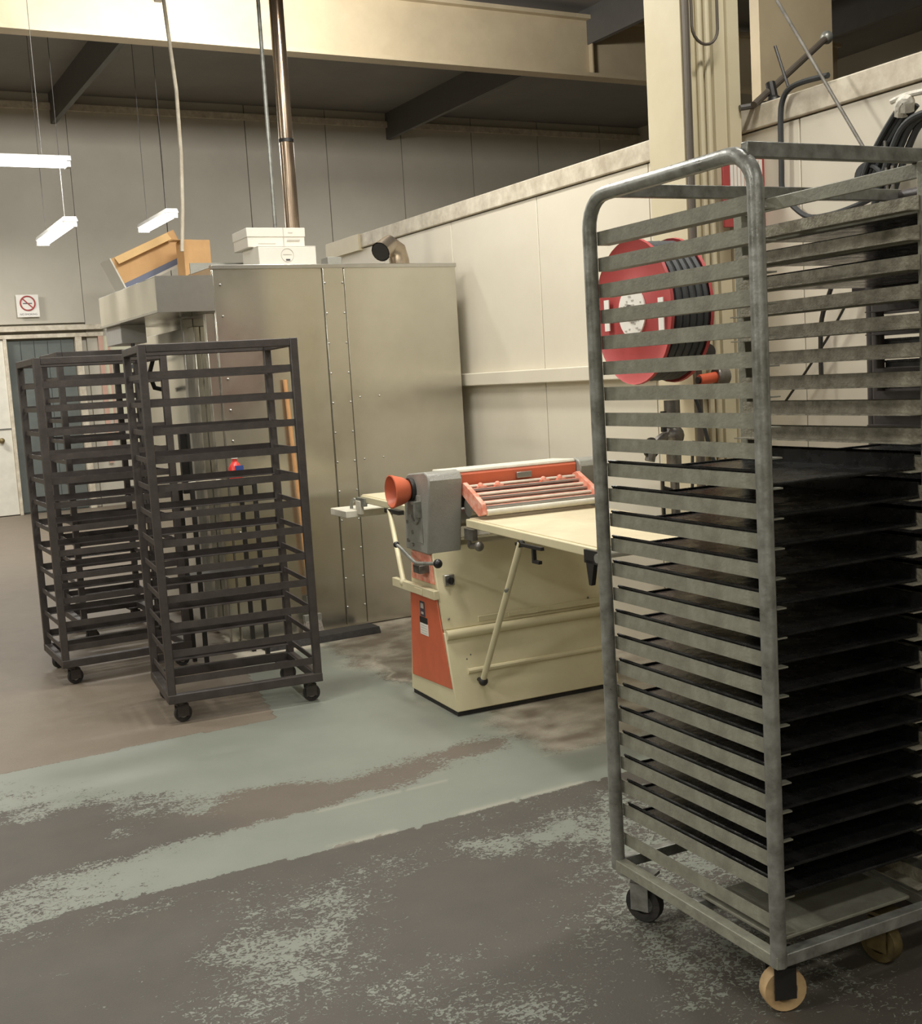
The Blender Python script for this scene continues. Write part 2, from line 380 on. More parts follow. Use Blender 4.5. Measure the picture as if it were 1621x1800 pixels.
# far doors
d1 = struct('door_1', MB().box(1.22, 2.2, 15.36, 15.42, .01, 2.14), 'white', .004)
MB().box(1.22, 2.2, 15.352, 15.36, 1.06, 1.075).build('mid_rail', 'purlin', d1)
MB().ball((2.07, 15.32, .93), .035).cyl((2.07, 15.36, .93), (2.07, 15.33, .93), .02).build('door_knob', 'brass', d1, label='dark round door knob')
d2 = struct('door_2', MB().box(2.24, 3.04, 15.42, 15.45, .005, 2.13), 'curtain')
for i in range(5): MB().box(2.25+i*.16, 2.25+i*.16+.15, 15.405, 15.42, .02, 2.12).build('curtain_strip', 'curtain', d2)
struct('trim_3', MB().box(1.15, 3.40, 15.33, 15.40, 2.15, 2.20).box(1.15, 3.42, 15.30, 15.40, 2.235, 2.30).box(3.05, 3.13, 15.33, 15.42, 0, 2.15).box(2.2, 2.24, 15.33, 15.42, 0, 2.15), 'white_cap', .004)

# ---------------------------------------------------------------- lamps in view
def lamp(u, v, z, L_, along, label, group='hanging fluorescent battens'):
    t = thing('fluorescent_lamp', label, 'lamp', W(u, v, z), RY+(PI/2 if along == 'v' else 0), group)
    h = L_/2
    MB().prism([(-.07, .06), (.07, .06), (.055, .10), (-.055, .10)], -h-.02, h+.02, 'x').build('lamp_body', 'lampbody', t)
    for s in (-.035, .035): MB().cyl((-h, s, .035), (h, s, .035), .02, 10).build('tube', 'lamp', t)
    for s in (-1, 1):
        MB().box(s*h-.015, s*h+.015, -.06, .06, .01, .06).build('end_cap', 'lampbody', t)
        MB().cyl((s*h*.7, 0, .10), (s*h*.7, 0, 5.1-z), .003, 6).build('hanger_wire', 'purlin', t)
    return t
lamp(1.45, 10.2, 3.25, 1.3, 'u', 'long white fluorescent batten glowing at the left edge of the picture')
lamp(2.30, 12.0, 2.93, 1.4, 'v', 'glowing fluorescent batten above the door, pointing away from viewer')
lamp(3.40, 12.4, 3.10, 1.1, 'v', 'glowing fluorescent batten above the tilted brown carton')
lamp(3.2, 7.7, 4.25, 1.3, 'u', 'bright batten under the beam beside the steel flue, above the frame')
up = area(3.2, 7.9, 4.25, 1.3, .2, 230, (1, .98, .95)); up.rotation_euler = (math.radians(105), 0, RY)

# ---------------------------------------------------------------- oven
OV0, OV1, VF, VB, OT = 1.949, 3.41, 6.137, 7.95, 2.03
ov = thing('rack_oven', 'large stainless steel rack oven cabinet with riveted seam against the white wall', 'oven', W(OV0, VF))
Wd = OV1-OV0; D = VB-VF
MB().box(0, Wd, .012, D, .0, OT).build('cabinet', 'stainless', ov, .004)
def panel(x0, x1, z0=.015, z1=OT-.012, y=0.0):
    MB().box(x0, x1, y, .012, z0, z1).build('front_panel', 'stainless', ov, .002)
panel(.002, .618); panel(.624, .746, y=-.004); panel(.752, Wd-.002)
MB().box(-.004, Wd+.004, -.006, .03, OT-.014, OT+.008).build('top_edge_strip', 'steel', ov, .002)
rb = MB()
for x in (.632, .738, .04):
    for i in range(12): rb.ball((x, -.006, .12+i*.165), .006, 8)
for z in (.95, 1.30): 
    for x in (.80, .92): rb.ball((x, -.002, z), .005, 8)
rb.build('rivet', 'steel', ov)['kind'] = 'stuff'
# loading side (faces left): door, frame posts, hood
MB().box(-.035, .0, .30, 1.45, .05, 1.74).build('oven_door', 'stainless', ov, .004)
MB().box(-.06, .0, .42, .46, .04, 1.79).build('door_post', 'steel', ov, .003)
MB().box(-.05, .0, .02, .06, .0, 1.79).build('corner_post', 'stainless', ov, .003)
MB().box(-.075, -.035, .62, .66, .8, 1.15).build('door_handle', 'dark', ov, .004)
MB().tube([(-.06, .75, 1.62), (-.14, .78, 1.60), (-.17, .80, 1.50), (-.14, .82, 1.42), (-.06, .84, 1.40)], .014, 8).build('curved_handle', 'dark', ov)
hd = MB(); hd.box(-.30, 0, 0, 1.34, 1.80, 1.985); hd.build('hood', 'stainless', ov, .004)
MB().box(-.305, 0.0, -.005, 0.0, 1.80, 1.985).box(-.306, -.30, 0, 1.34, 1.80, 1.812).build('hood_lip', 'steel', ov)
MB().box(-.27, -.12, .98, 1.36, 1.69, 1.80).build('control_box', 'lampbody', ov, .004)
MB().tube([(-.2, 1.0, 1.69), (-.2, 1.0, 1.63), (-.2, 1.25, 1.60), (-.2, 1.5, 1.60)], .012, 8).build('cable_conduit', 'purlin', ov)
MB().box(.0, .02, -.03, .0, .0, .03).box(-.02, .12, -.02, 0, 0, .012).build('foot_bracket', 'steel', ov)

# flue, thin pipe, cable
fl = thing('flue_pipe', 'tall bright steel flue pipe rising from the oven top to the roof', 'pipe', W(2.66, 6.75, OT+.001))
MB().cyl((0, 0, 0), (0, 0, 3.07), .042, 20).build('pipe', 'flue', fl)
for z_ in (.78, 2.1): MB().cyl((0, 0, z_), (0, 0, z_+.02), .045, 20).build('joint_ring', 'dark', fl)
MB().cyl((0, 0, 0), (0, 0, .03), .075, 20, .05).build('base_flange', 'stainless', fl)
tag(MB().cyl((0, 0, 0), (0, 0, 3.07), .012, 8).build('thin_pipe', 'galv', None, loc=W(2.54, 6.72, OT), rotz=RY), 'thin grey pipe standing just left of the bright flue', 'pipe')
cp = [(0, 0, .0), (.03, .02, .25), (.05, .03, .55), (.06, .05, .9), (.03, .05, 1.4), (0, .05, 2.0), (0, .05, 2.92)]
tag(MB().tube([Vector(p) for p in cp], .011, 8).build('hanging_cable', 'white_cap', None, loc=W(1.98, 6.75, 2.18), rotz=RY), 'pale cable hanging from the roof down to the cartons on the hood', 'cable')
# things on the oven top
tag(MB().box(0, .62, 0, .012, .0, .07).box(0, .62, .012, .05, .0, .01).ball((.20, -.012, .035), .017).build('mounting_channel', 'grey_paint', None, loc=W(1.98, 6.62, OT+.001), rotz=RY), 'low grey metal channel with a round knob left of the white cartons', 'channel')
def carton(name, label, loc, rz, sx, sy, sz, circ):
    t = thing(name, label, 'carton', loc, rz, None)
    MB().box(0, sx, 0, sy, 0, sz-.004).build('box_body', 'carton', t, .003)
    MB().box(-.004, sx+.004, -.004, sy+.004, sz-.05, sz).build('lid', 'carton', t, .003) if not circ else MB().box(0, sx, 0, sy/2-.001, sz-.004, sz).box(0, sx, sy/2+.001, sy, sz-.004, sz).build('flap', 'carton', t)
    return t
c1 = carton('white_carton', 'lower white carton with a circle logo on top of the oven', W(2.245, 6.22, OT+.009), RY+.01, .335, .26, .108, True)
MB().torus(.036, .0012, axm((.165, -.001, .058), (1, 0, 0), (0, 0, 1)), 28, 5).box(.14, .19, -.0015, 0, .060, .063).box(.155, .180, -.002, 0, .030, .038).build('printed_logo', ['softprint'], c1)
MB().box(.155, .178, -.0025, 0, .029, .037).build('printed_mark', 'print_', c1)
c2 = carton('white_carton', 'upper white carton with faint print, resting on the circle carton', W(2.215, 6.30, OT+.009+.110), RY-.03, .33, .26, .105, False)
MB().box(.205, .208, -.0062, -.004, .0, .105).box(.225, .30, -.0055, -.004, .034, .040).box(.06, .16, -.002, 0, .018, .021).prism([(.03, .06), (.055, .06), (.0425, .085)], -.002, 0, 'y').box(.235, .26, -.0055, -.004, .075, .08).build('faint_print', 'softprint', c2)
# tilted kraft carton over the hood, and a smaller one
kt = thing('tilted_carton', 'large open brown carton lying tilted on the oven hood', 'carton', W(1.73, 7.06, 1.992), RY)
mt = Matrix.Rotation(math.radians(-24), 4, 'Y')
def kbox(name, m, *a): return MB().box(*a, mtx=mt).build(name, m, kt)
kbox('front_side', 'kraft', 0, .41, -.004, 0, .045, .20)
kbox('printed_side', 'bluegrey', .0, .41, -.005, 0, .012, .045)
kbox('bottom', 'carton', 0, .41, 0, .24, 0, .006)
kbox('back_side', 'kraft', 0, .41, .236, .24, .006, .20)
kbox('end_side', 'carton', -.008, 0, -.005, .24, .0, .205)
kbox('end_side', 'kraft', .41, .414, -.005, .24, .0, .20)
kbox('white_edge', 'carton', 0, .41, -.008, .0, -.002, .012)
kbox('top_flap', 'kraft', .01, .40, .0, .23, .197, .201)
MB().box(.02, .37, -.055, -.003, .0, .003, mtx=mt @ Matrix.Translation((0, 0, .20)) @ Matrix.Rotation(math.radians(55), 4, 'X')).build('open_flap', 'kraft_light', kt)
t = thing('small_carton', 'small brown carton just right of the tilted one, above the hood corner', 'carton', W(2.01, 6.82, 2.04), RY+.02)
MB().box(0, .16, 0, .14, 0, .215).build('box_body', 'kraft', t, .002)
MB().box(-.05, .06, .02, .12, .216, .219).build('open_flap', 'kraft', t)
# duct elbow and small box
t = thing('duct_elbow', 'short metal duct elbow with dark open mouth on the oven top', 'duct', W(3.13, 6.45, OT+.001))
pts = [(.10, .05, 0), (.10, .05, .06), (.08, .04, .12), (.02, .02, .15), (-.06, -.03, .105)]
MB().tube(pts, .060, 16, cap=False).build('elbow', 'duct', t)
MB().cyl((-.059, -.029, .1055), (-.045, -.020, .114), .054, 16).build('dark_mouth', 'dark', t)
MB().cyl((.10, .05, 0), (.10, .05, .012), .07, 16).build('base_collar', 'duct', t)
tag(MB().box(0, .085, 0, .10, 0, .065).build('junction_box', 'grey_paint', None, .003, loc=W(2.68, 6.30, OT+.001), rotz=RY), 'small grey box right of the white cartons on the oven', 'box')

# ---------------------------------------------------------------- columns, beams, braces at right
cl = thing('steel_column', 'cream painted steel column standing in front of the white wall', 'column', W(3.15, 3.75))
MB().box(0, .30, .03, .22, 0, 5.1).box(0, .05, 0, .03, 0, 5.1).box(.24, .30, 0, .03, 0, 5.1).build('column_shaft', 'cream', cl)
MB().cyl((.105, .015, 0), (.105, .015, 5.1), .013, 10).build('painted_pipe', 'cream', cl)
MB().cyl((.145, .015, 0), (.145, .015, 5.1), .013, 10).build('painted_pipe', 'cream', cl)
MB().box(.175, .235, .012, .03, 0, 5.1).build('cover_strip', 'cream', cl)
tag(MB().cyl((0, 0, .0), (0, 0, 4.9), .014, 10).build('conduit', 'conduit', None, loc=W(3.158, 3.725, .2), rotz=RY), 'dark vertical conduit fixed to the cream column corner', 'conduit')
lp = [(0, 0, .45)] + [(.0, 0, .05)] + arc((.065, .05), .065, PI, 2*PI, 10, lambda a, b: (a, 0, b)) + [(.13, 0, .45)]
tag(MB().tube(lp, .006, 8).build('loop_cable', 'conduit', None, loc=W(3.175, 3.71, 2.63), rotz=RY), 'thin cable looping down beside the conduit near the picture top', 'cable')
tag(MB().box(0, .46, 0, .06, 0, 5.1).build('wide_column', 'beam', None, loc=W(3.99, 4.2, 0), rotz=RY), 'wide beige column rising behind the white wall', 'column')
def rod(name, p0, p1, r, m, label, cat='rod'):
    o = W(*p0); q = MB().cyl((0, 0, 0), (p1[0]-p0[0], p1[1]-p0[1], p1[2]-p0[2]), r, 10).build(name, m, None, loc=o, rotz=RY)
    return tag(q, label, cat)
b = thing('brace_strut', 'grey diagonal strut with end joint between the two columns', 'brace', W(3.455, 3.68, 2.39))
MB().cyl((0, 0, 0), (.58, .16, .35), .014, 10).build('strut_bar', 'conduit', b)
MB().ball((.12, .01, .02), .03).cyl((.12, .01, .02), (.12, .03, .10), .02, 10).build('joint', 'dark', b)
MB().cyl((-.02, .06, .0), (.12, .02, .02), .012, 8).build('lower_bar', 'purlin', b)
MB().ball((.58, .16, .35), .028).build('end_bolt', 'galv', b)
rod('tension_rod', (3.38, 3.46, 2.72), (3.38, 3.03, 2.06), .0065, 'valve', 'thin diagonal rod crossing in front of the wide column')
rod('tension_rod', (3.50, 3.60, 2.60), (3.50, 3.535, 2.43), .006, 'dark', 'short dark rod ending at the strut joint')
# hose on wall
hp = [(.0, -.253, .424), (-.0, -.12, .43), (0, -.05, .42), (0, -.015, .385), (0, -.002, .32), (0, 0, .15), (0, .0, .05), (0, -.03, .0), (0, -.13, -.075), (0, -.25, -.085), (0, -.38, -.07), (0, -.47, -.05)]
def smooth(pts, n=5):
    P = [Vector(p) for p in pts]; P = [2*P[0]-P[1]]+P+[2*P[-1]-P[-2]]; out = []
    for i in range(1, len(P)-2):
        for k in range(n):
            t_ = k/n; a, b_, c, d = P[i-1], P[i], P[i+1], P[i+2]
            out.append(.5*((2*b_)+(c-a)*t_+(2*a-5*b_+4*c-d)*t_*t_+(3*b_-3*c+d-a)*t_**3))
    out.append(P[-2]); return out
tag(MB().tube(smooth(hp), .011, 8).build('water_hose', 'hose', None, loc=W(3.47, 3.552, 1.99), rotz=RY), 'dark hose curving down the white wall behind the tall rack top', 'hose')
cb = thing('cable_bundle', 'thick bundle of dark cables taped together on the white wall', 'cable', W(3.42, 3.0, 1.92))
for i, (dx, dy) in enumerate(((0, 0), (.018, .022), (-.018, .012), (0, -.022), (.016, -.03))):
    MB().tube(smooth([(dx, .085+dy, .05), (dx, .05+dy, .12), (dx, -.01+dy, .20), (dx, -.07+dy, .265), (dx, -.10+dy, .29)]), .010, 8).build('cable', 'hose', cb)
for i, (dx, dy) in enumerate(((0, 0), (.018, -.022), (-.016, .02), (.0, .034))):
    MB().tube(smooth([(dx, .015+dy, -.02), (dx, -.02+dy, .06), (dx, -.07+dy, .16), (dx, -.12+dy, .225), (dx, -.20+dy, .25), (dx, -.34+dy, .24)]), .012, 8).build('cable', 'hose', cb)
MB().tube(smooth([(0, -.075, .265), (-.01, -.09, .295), (-.012, -.11, .305), (0, -.10, .275)]), .026, 10).tube(smooth([(-.02, -.05, .315), (-.01, -.10, .325), (.0, -.20, .322)]), .010, 8).build('tape_wrap', 'tape', cb)
for a in range(3): MB().torus(.045+.006*a, .009, axm((-.01+.008*a, .055+.01*a, .075), (0, 1, 0), (0, .2, 1)), 24, 6).build('coil', 'hose', cb)
tw = MB()
for i, (y0, z0, y1, z1) in enumerate(((-.02, .19, -.03, -.05), (-.05, .1, -.055, -.06))): tw.cyl((-.02, y0, z0), (-.02, y1, z1), .006, 6)
tw.build('loose_wire', 'valve', cb)
# wall cords lower down
t = thing('wall_fitting', 'dark flat fitting with two cords on white wall behind tall rack', 'fitting', W(3.46, 3.06, 1.60))
MB().box(0, .05, -.03, .14, 0, .022).build('plate', 'dark', t, .003)
MB().tube(smooth([(0, .24, .03), (0, .29, -.08), (0, .30, -.2), (0, .30, -.34)]), .009, 8).build('cord', 'dark', t)
MB().tube(smooth([(0, .14, .0), (0, .25, -.14), (0, .38, -.28), (0, .50, -.40)]), .005, 8).build('cord', 'dark', t)

# sign on the column
sg = thing('fire_hose_sign', 'red and white fire hose instruction sign on the cream column', 'sign', W(3.292, 3.69, 1.91))
MB().box(0, .245, 0, .012, 0, .285).build('sign_plate', 'red', sg, .002)
MB().box(.035, .205, -.002, 0, .13, .27).build('instruction_panel', 'paper', sg)
st = MB()
for i in range(8): st.box(.05+i*.019, .053+i*.019, -.0028, -.002, .135, .265)
st.build('printed_line', 'pink', sg)
MB().box(.045, .085, -.002, 0, .085, .118).box(.15, .19, -.002, 0, .085, .118).torus(.018, .004, axm((.117, -.001, .10), (1, 0, 0), (0, 0, 1)), 20, 5).build('hose_symbol', 'paper', sg)
textmesh('lettering', 'FIRE', .068, 'paper', sg, axm((.122, -.002, .035), (1, 0, 0), (0, 0, 1)))

# ---------------------------------------------------------------- fire hose reel
hr = thing('fire_hose_reel', 'red fire hose reel with dark hose, hung beside the cream column', 'hose reel', W(2.78, 3.64, 1.583), RY-.10)
def mx(x, y=0, z=0): return axm((x, y, z), (0, 1, 0), (0, 0, 1))     # local z of the lathe runs along +x
def disc(x):
    return MB().lathe([(.03, 0), (.10, .0), (.12, .012), (.20, .014), (.262, .0), (.272, -.008), (.274, .004), (.262, .012), (.2, .024), (.12, .022), (.10, .01), (.03, .01)], mx(x), 40, True)
disc(0).build('reel_disc', 'red', hr); disc(.17).build('reel_disc', 'red', hr)
MB().cyl((-.02, 0, 0), (.30, 0, 0), .03, 16).build('axle', 'steel', hr)
hm = MB()
for k in range(5):
    for R2 in (.155, .187, .219, .247): hm.torus(R2, .0165, mx(.036+k*.030), 32, 8)
hm.cyl((.02, 0, 0), (.165, 0, 0), .14, 24)
hm.build('hose_coil', 'hose', hr)
lb = MB(); lb.lathe([(.0001, -.004), (.095, -.004), (.095, .002), (.0001, .002)], mx(-.004), 30); lb.build('label_disc', 'paper', hr, label='worn white round label')
sp_ = MB()
for i in range(26):
    a = random.random()*2*PI; r = .02+.065*random.random(); w_ = .004+.006*random.random()
    sp_.box(-.0096, -.0088, r*math.cos(a)-w_, r*math.cos(a)+w_, r*math.sin(a)-.003, r*math.sin(a)+.003)
sp_.build('worn_print', 'softprint', hr)['kind'] = 'stuff'
MB().box(-.006, -.002, .17, .205, -.06, .06).box(-.006, -.002, -.215, -.18, -.08, .04).build('white_mark', 'paper', hr)
MB().box(.19, .215, -.03, .03, -.03, .03).box(.20, .36, .02, .05, -.025, .025).build('mount_bracket', 'valve', hr)
# valve group below
vg = thing('hose_valve', 'grey brass hose valve and pipe under the red reel', 'valve', W(2.98, 3.68, .70))
MB().cyl((0, 0, -.70), (0, 0, .30), .018, 12).build('riser_pipe', 'valve', vg)
MB().cyl((0, 0, .42), (0, 0, .54), .032, 14).cyl((0, 0, .28), (0, 0, .36), .030, 14).ball((0, 0, .40), .045).build('valve_body', 'valve', vg)
MB().tube(smooth([(0, 0, .38), (-.04, 0, .40), (-.10, 0, .36), (-.12, 0, .31)]), .02, 10).build('outlet', 'valve', vg)
MB().torus(.035, .007, axm((-.11, 0, .36), (1, 0, 0), (0, 0, 1)), 20, 6).build('hand_wheel', 'dark', vg)
MB().cyl((-.06, -.02, .42), (-.06, -.02, .50), .012, 8).cyl((0, 0, .18), (-.06, 0, .20), .008, 8).cyl((-.06, 0, .08), (-.06, 0, .24), .007, 8).build('lever', 'dark', vg)
tag(MB().tube(smooth([(0, 0, 0), (-.01, 0, -.06), (-.02, 0, -.3), (-.02, 0, -.55)]), .006, 8).build('hanging_wire', 'dark', None, loc=W(2.90, 3.46, 1.09), rotz=RY), 'thin dark cord hanging left of the hose valve', 'cord')
tag(MB().tube(smooth([(0, 0, 0), (.04, 0, -.08), (.10, 0, -.28), (.20, 0, -.55)]), .008, 8).build('drop_hose', 'hose', None, loc=W(3.06, 3.66, 1.28), rotz=RY), 'dark hose end trailing down right of the hose valve', 'hose')
nz_ = thing('hose_nozzle', 'orange hose nozzle with round metal fitting beside the reel', 'nozzle', W(3.115, 3.67, 1.31))
MB().cyl((0, 0, 0), (.075, -.01, .008), .022, 16).build('nozzle_grip', 'nozzle', nz_)
MB().cyl((-.01, .0, 0), (.0, 0, 0), .014, 12).build('nozzle_tip', 'dark', nz_)
MB().torus(.03, .009, axm((.085, -.01, .01), (.3, 1, 0), (0, 0, 1)), 20, 8).cyl((.075, -.01, .01), (.125, -.015, .012), .036, 18).build('fitting', 'valve', nz_)
tag(MB().lathe([(.0001, 0), (.035, 0), (.04, .01), (.03, .035), (.0001, .04)], axm((0, 0, 0), (1, 0, 0), (0, 0, 1)), 18).build('round_socket', 'dark', None, loc=W(3.20, 3.735, 1.42), rotz=RY), 'dark round socket on the column above the orange nozzle', 'socket')

# ---------------------------------------------------------------- racks
def caster_parts(par, x, y, zb, wr_, mw, mf, heading=0.0, hub='steel', wid=.026):
    ct = MB().box(-.04, .04, -.03, .03, zb-.008, zb).cyl((0, 0, zb-.02), (0, 0, zb-.008), .022, 12)
    o = ct.box(-.018, .03, -wid/2-.010, -wid/2-.006, wr_*.7, zb-.02).box(-.018, .03, wid/2+.006, wid/2+.010, wr_*.7, zb-.02).box(-.018, .03, -wid/2-.010, wid/2+.010, zb-.024, zb-.018).build('caster', mf, par, loc=(x, y, 0), rotz=heading)
    prof = [(wr_*.55, -wid/2), (wr_*.96, -wid/2), (wr_, -wid/2+.004), (wr_, wid/2-.004), (wr_*.96, wid/2), (wr_*.55, wid/2)]
    wm = MB().lathe(prof, axm((.01, 0, wr_), (1, 0, 0), (0, 0, 1)), 24, True)
    wo = wm.build('wheel', mw, o)
    h = MB().lathe([(.008, -wid*.35), (wr_*.58, -wid*.2), (wr_*.58, wid*.2), (.008, wid*.35)], axm((.01, 0, wr_), (1, 0, 0), (0, 0, 1)), 20, True)
    for k in range(5):
        a = k*2*PI/5
        h.cyl((.01+wr_*.36*math.cos(a), -wid*.33, wr_+wr_*.36*math.sin(a)), (.01+wr_*.36*math.cos(a), wid*.33, wr_+wr_*.36*math.sin(a)), wr_*.09, 8)
    h.cyl((.01, -wid*.6-.006, wr_), (.01, wid*.6+.006, wr_), .007, 8)
    h.build('hub', hub, o)
    return o
SL = {}
def tall_rack(label, origin, yaw, a, bays, zb, zt, zs, group=None, gm='galv', s0='slide', s1='slide_rust'):
    t = thing('tray_rack', label, 'rack', (origin[0], origin[1], 0), yaw, group)
    r = .017; R = .075; w = bays[-1]
    for k, y in enumerate(bays):
        def fn(x, z): return (x, y, z)
        if k and k < len(bays)-1:
            MB().box(-.015, .015, y-.015, y+.015, zb, zt-.028).box(a-.015, a+.015, y-.015, y+.015, zb, zt-.028).box(.015, a-.015, y-.003, y+.003, zt-.060, zt-.028).build('middle_frame', s0, t, .002)
            continue
        p = [(0, y, zb)] + [(0, y, zt-R-r)] + arc((R, zt-R-r), R, PI, PI/2, 6, fn)[1:] + arc((a-R, zt-R-r), R, PI/2, 0, 6, fn) + [(a, y, zb)]
        MB().tube(p, r, 12).build('side_frame', 'black' if k == 2 else gm, t)
    me0 = MB().box(.006, a-.006, 0, .003, 0, .032).box(.006, a-.006, .003, .036, 0, .003).mesh('slide', [M[s0]])
    me1 = MB().box(.006, a-.006, -.003, 0, 0, .032).box(.006, a-.006, -.036, -.003, 0, .003).mesh('slide', [M[s1]])
    me2 = MB().box(.006, a-.006, -.003, 0, 0, .032).box(.006, a-.006, -.036, -.003, 0, .003).mesh('slide', [M['black']])
    for z in zs:
        for k in range(len(bays)-1):
            for y, me in ((bays[k]+r, me0), (bays[k+1]-r, me2 if k == 1 else me1)):
                o = bpy.data.objects.new('slide', me); C.objects.link(o); o.parent = t; o.location = (0, y, z-.016)
    for x in (.085, a-.03):
        MB().box(x-.010, x+.010, 0, w, zt-.028, zt+.002).build('cross_bar', gm, t, .002)
    for x in (0, a):
        MB().box(x-.014, x+.014, .012, w-.012, zb, zb+.028).build('base_rail', gm, t, .002)
    for y in bays:
        MB().box(-.012, a+.012, y-.014, y+.014, zb-.002, zb+.026).build('base_rail', s0, t, .002)
    MB().box(a*.5-.012, a*.5+.012, .012, w-.012, zb+.002, zb+.026).build('base_rail', gm, t, .002)
    return t
FL = (.3447, 2.8687); FY = 2.0227-PI
FX = (math.cos(FY), math.sin(FY)); FYv = (-math.sin(FY), math.cos(FY))
def FP(o, x, y): return (o[0]+x*FX[0]+y*FYv[0], o[1]+x*FX[1]+y*FYv[1])
ZS = [1.6873-.0613*i for i in range(24)]+[.2008]
fa, fwid = .5942, .4589
r1 = tall_rack('tall grey double tray rack nearest the viewer, lower half filled with dark trays', FL, FY, fa, (0, fwid, 2*fwid), .126, 1.80, ZS)
caster_parts(r1, .05, .03, .126, .048, 'blackrub', 'galv', .5, 'galv')
caster_parts(r1, fa-.045, .035, .126, .048, 'tread', 'dark', 1.25, 'dark', .034)
caster_parts(r1, .06, fwid-.05, .126, .048, 'tread', 'dark', -.6, 'brass', .03)
caster_parts(r1, fa-.07, fwid-.09, .126, .048, 'brass', 'brass', 3.3, 'brass', .03)
caster_parts(r1, .05, 2*fwid-.05, .126, .048, 'blackrub', 'galv', 0, 'galv')
caster_parts(r1, fa-.05, 2*fwid-.05, .126, .048, 'blackrub', 'galv', 0, 'galv')
L2 = FP(FL, 0, fwid)
L3 = FP(FL, -.134, 2*fwid+.115)
r3 = tall_rack('black rack at the right picture edge, packed with deep black pans', L3, FY, fa, (0, fwid), .126, 1.80, ZS, None, 'black', 'black', 'black')
for x, y in ((.05, .04), (fa-.05, .04), (.05, fwid-.04), (fa-.05, fwid-.04)): caster_parts(r3, x, y, .126, .048, 'blackrub', 'galv', .3, 'galv')
# trays
tw_, tl = fwid-.034-.012, fa-.03
tm = MB(); tm.cur = 0
tm.box(0, tl, 0, tw_, 0, .002)
def rim(x0, x1, y0, y1): tm.box(x0, x1, y0, y1, .002, .031)
rim(0, tl, 0, .0025); rim(0, tl, tw_-.0025, tw_); 
tm.tube([(0, 0, .032), (tl, 0, .032)], .003, 6); tm.tube([(0, tw_, .032), (tl, tw_, .032)], .003, 6); tm.tube([(0, 0, .004), (0, tw_, .004)], .003, 6); tm.tube([(tl, 0, .004), (tl, tw_, .004)], .003, 6)
tmesh = tm.mesh('baking_tray', [M['tray']])
ORD = 'topmost second third fourth fifth sixth seventh eighth ninth tenth eleventh twelfth thirteenth fourteenth fifteenth sixteenth seventeenth eighteenth nineteenth twentieth'.split()
def deep(h):
    b_ = MB(); b_.box(0, tl, 0, tw_, 0, .002)
    for x0, x1, y0, y1 in ((0, tl, 0, .003), (0, tl, tw_-.003, tw_), (0, .003, .003, tw_-.003), (tl-.003, tl, .003, tw_-.003)): b_.box(x0, x1, y0, y1, .002, h)
    b_.tube([(0, 0, h), (tl, 0, h), (tl, tw_, h), (0, tw_, h), (0, 0, h)], .0035, 6)
    return b_.mesh('deep_pan', [M['tray']])
pmesh = deep(.044)
def trays(o, idx, where, group, jit, name='baking_tray', me=None, what='dark tray'):
    n = len(idx)
    for k, i in enumerate(idx):
        q = bpy.data.objects.new(name, me or tmesh); C.objects.link(q)
        x = .015+jit*random.uniform(-.012, .012); p = FP(o, x, .017+.006)
        q.location = (p[0], p[1], ZS[i]-.016+.0045); q.rotation_euler = (0, 0, FY)
        nm = ('topmost' if k == 0 else ('bottom one' if k == n-1 else ORD[k]+' from top'))
        tag(q, '%s, %s in the %s' % (what, nm, where), 'tray', group)
trays(FL, range(9, 24), 'near bay of the nearest rack', 'dark trays in the nearest rack', 1)
trays(L2, range(9, 24), 'right hand bay of the nearest rack', 'dark trays in the right hand bay', 1)
trays(L2, range(0, 3), 'upper slots of the right hand bay', 'dark trays in the upper right hand bay', 1)
trays(L3, range(1, 21), 'rack at the right edge', 'deep pans in the rightmost rack', 1, 'deep_pan', pmesh, 'deep black pan')
# lower tray on the base of the nearest rack
p = FP(FL, .30, .03)
q = MB().box(0, .26, 0, .38, 0, .008).build('base_plate', 'slide', None, .002, loc=(p[0], p[1], .154), rotz=FY)
tag(q, 'flat grey plate lying on the base of the nearest rack', 'plate')

def black_rack(label, origin, yaw, a, w, zb, zt, zs, group=None):
    t = thing('bread_rack', label, 'rack', (origin[0], origin[1], 0), yaw, group)
    h = .0165
    for x, y in ((0, 0), (a, 0), (0, w), (a, w)):
        MB().box(x-h, x+h, y-h, y+h, zb, zt).build('post', 'black', t, .003)
    for y in (0, w): MB().box(h, a-h, y-h, y+h, zt-.034, zt-.001).build('top_rail', 'black', t, .003)
    for x in (0, a): MB().box(x-h, x+h, h, w-h, zt-.034, zt-.001).build('top_rail', 'black', t, .003)
    me0 = MB().box(h, a-h, -.002, .001, 0, .030).box(h, a-h, .001, .045, 0, .003).mesh('slide', [M['black']])
    me1 = MB().box(h, a-h, -.001, .002, 0, .030).box(h, a-h, -.045, -.001, 0, .003).mesh('slide', [M['black']])
    for z in zs:
        for y, me in ((0, me0), (w, me1)):
            o = bpy.data.objects.new('slide', me); C.objects.link(o); o.parent = t; o.location = (0, y, z-.015)
    me2 = MB().box(-.003, .003, h, w-h, 0, .022).mesh('end_bar', [M['black']])
    for z in zs:
        for x in (0, a):
            o = bpy.data.objects.new('end_bar', me2); C.objects.link(o); o.parent = t; o.location = (x, 0, z-.015)
    for y in (0, w): MB().box(-.018, a+.018, y-.018, y+.018, zb-.004, zb+.034).build('base_rail', 'black', t, .003)
    for x in (0, a): MB().box(x-.018, x+.018, .018, w-.018, zb-.004, zb+.034).build('base_rail', 'black', t, .003)
    for x, y, hd_ in ((.035, .035, .2), (a-.035, .035, .0), (.035, w-.035, .5), (a-.035, w-.035, .1)):
        caster_parts(t, x, y, zb, .038, 'blackrub', 'black', hd_, 'lampbody', .022)
    return t
MZ = [1.4604-.1158*i for i in range(12)]
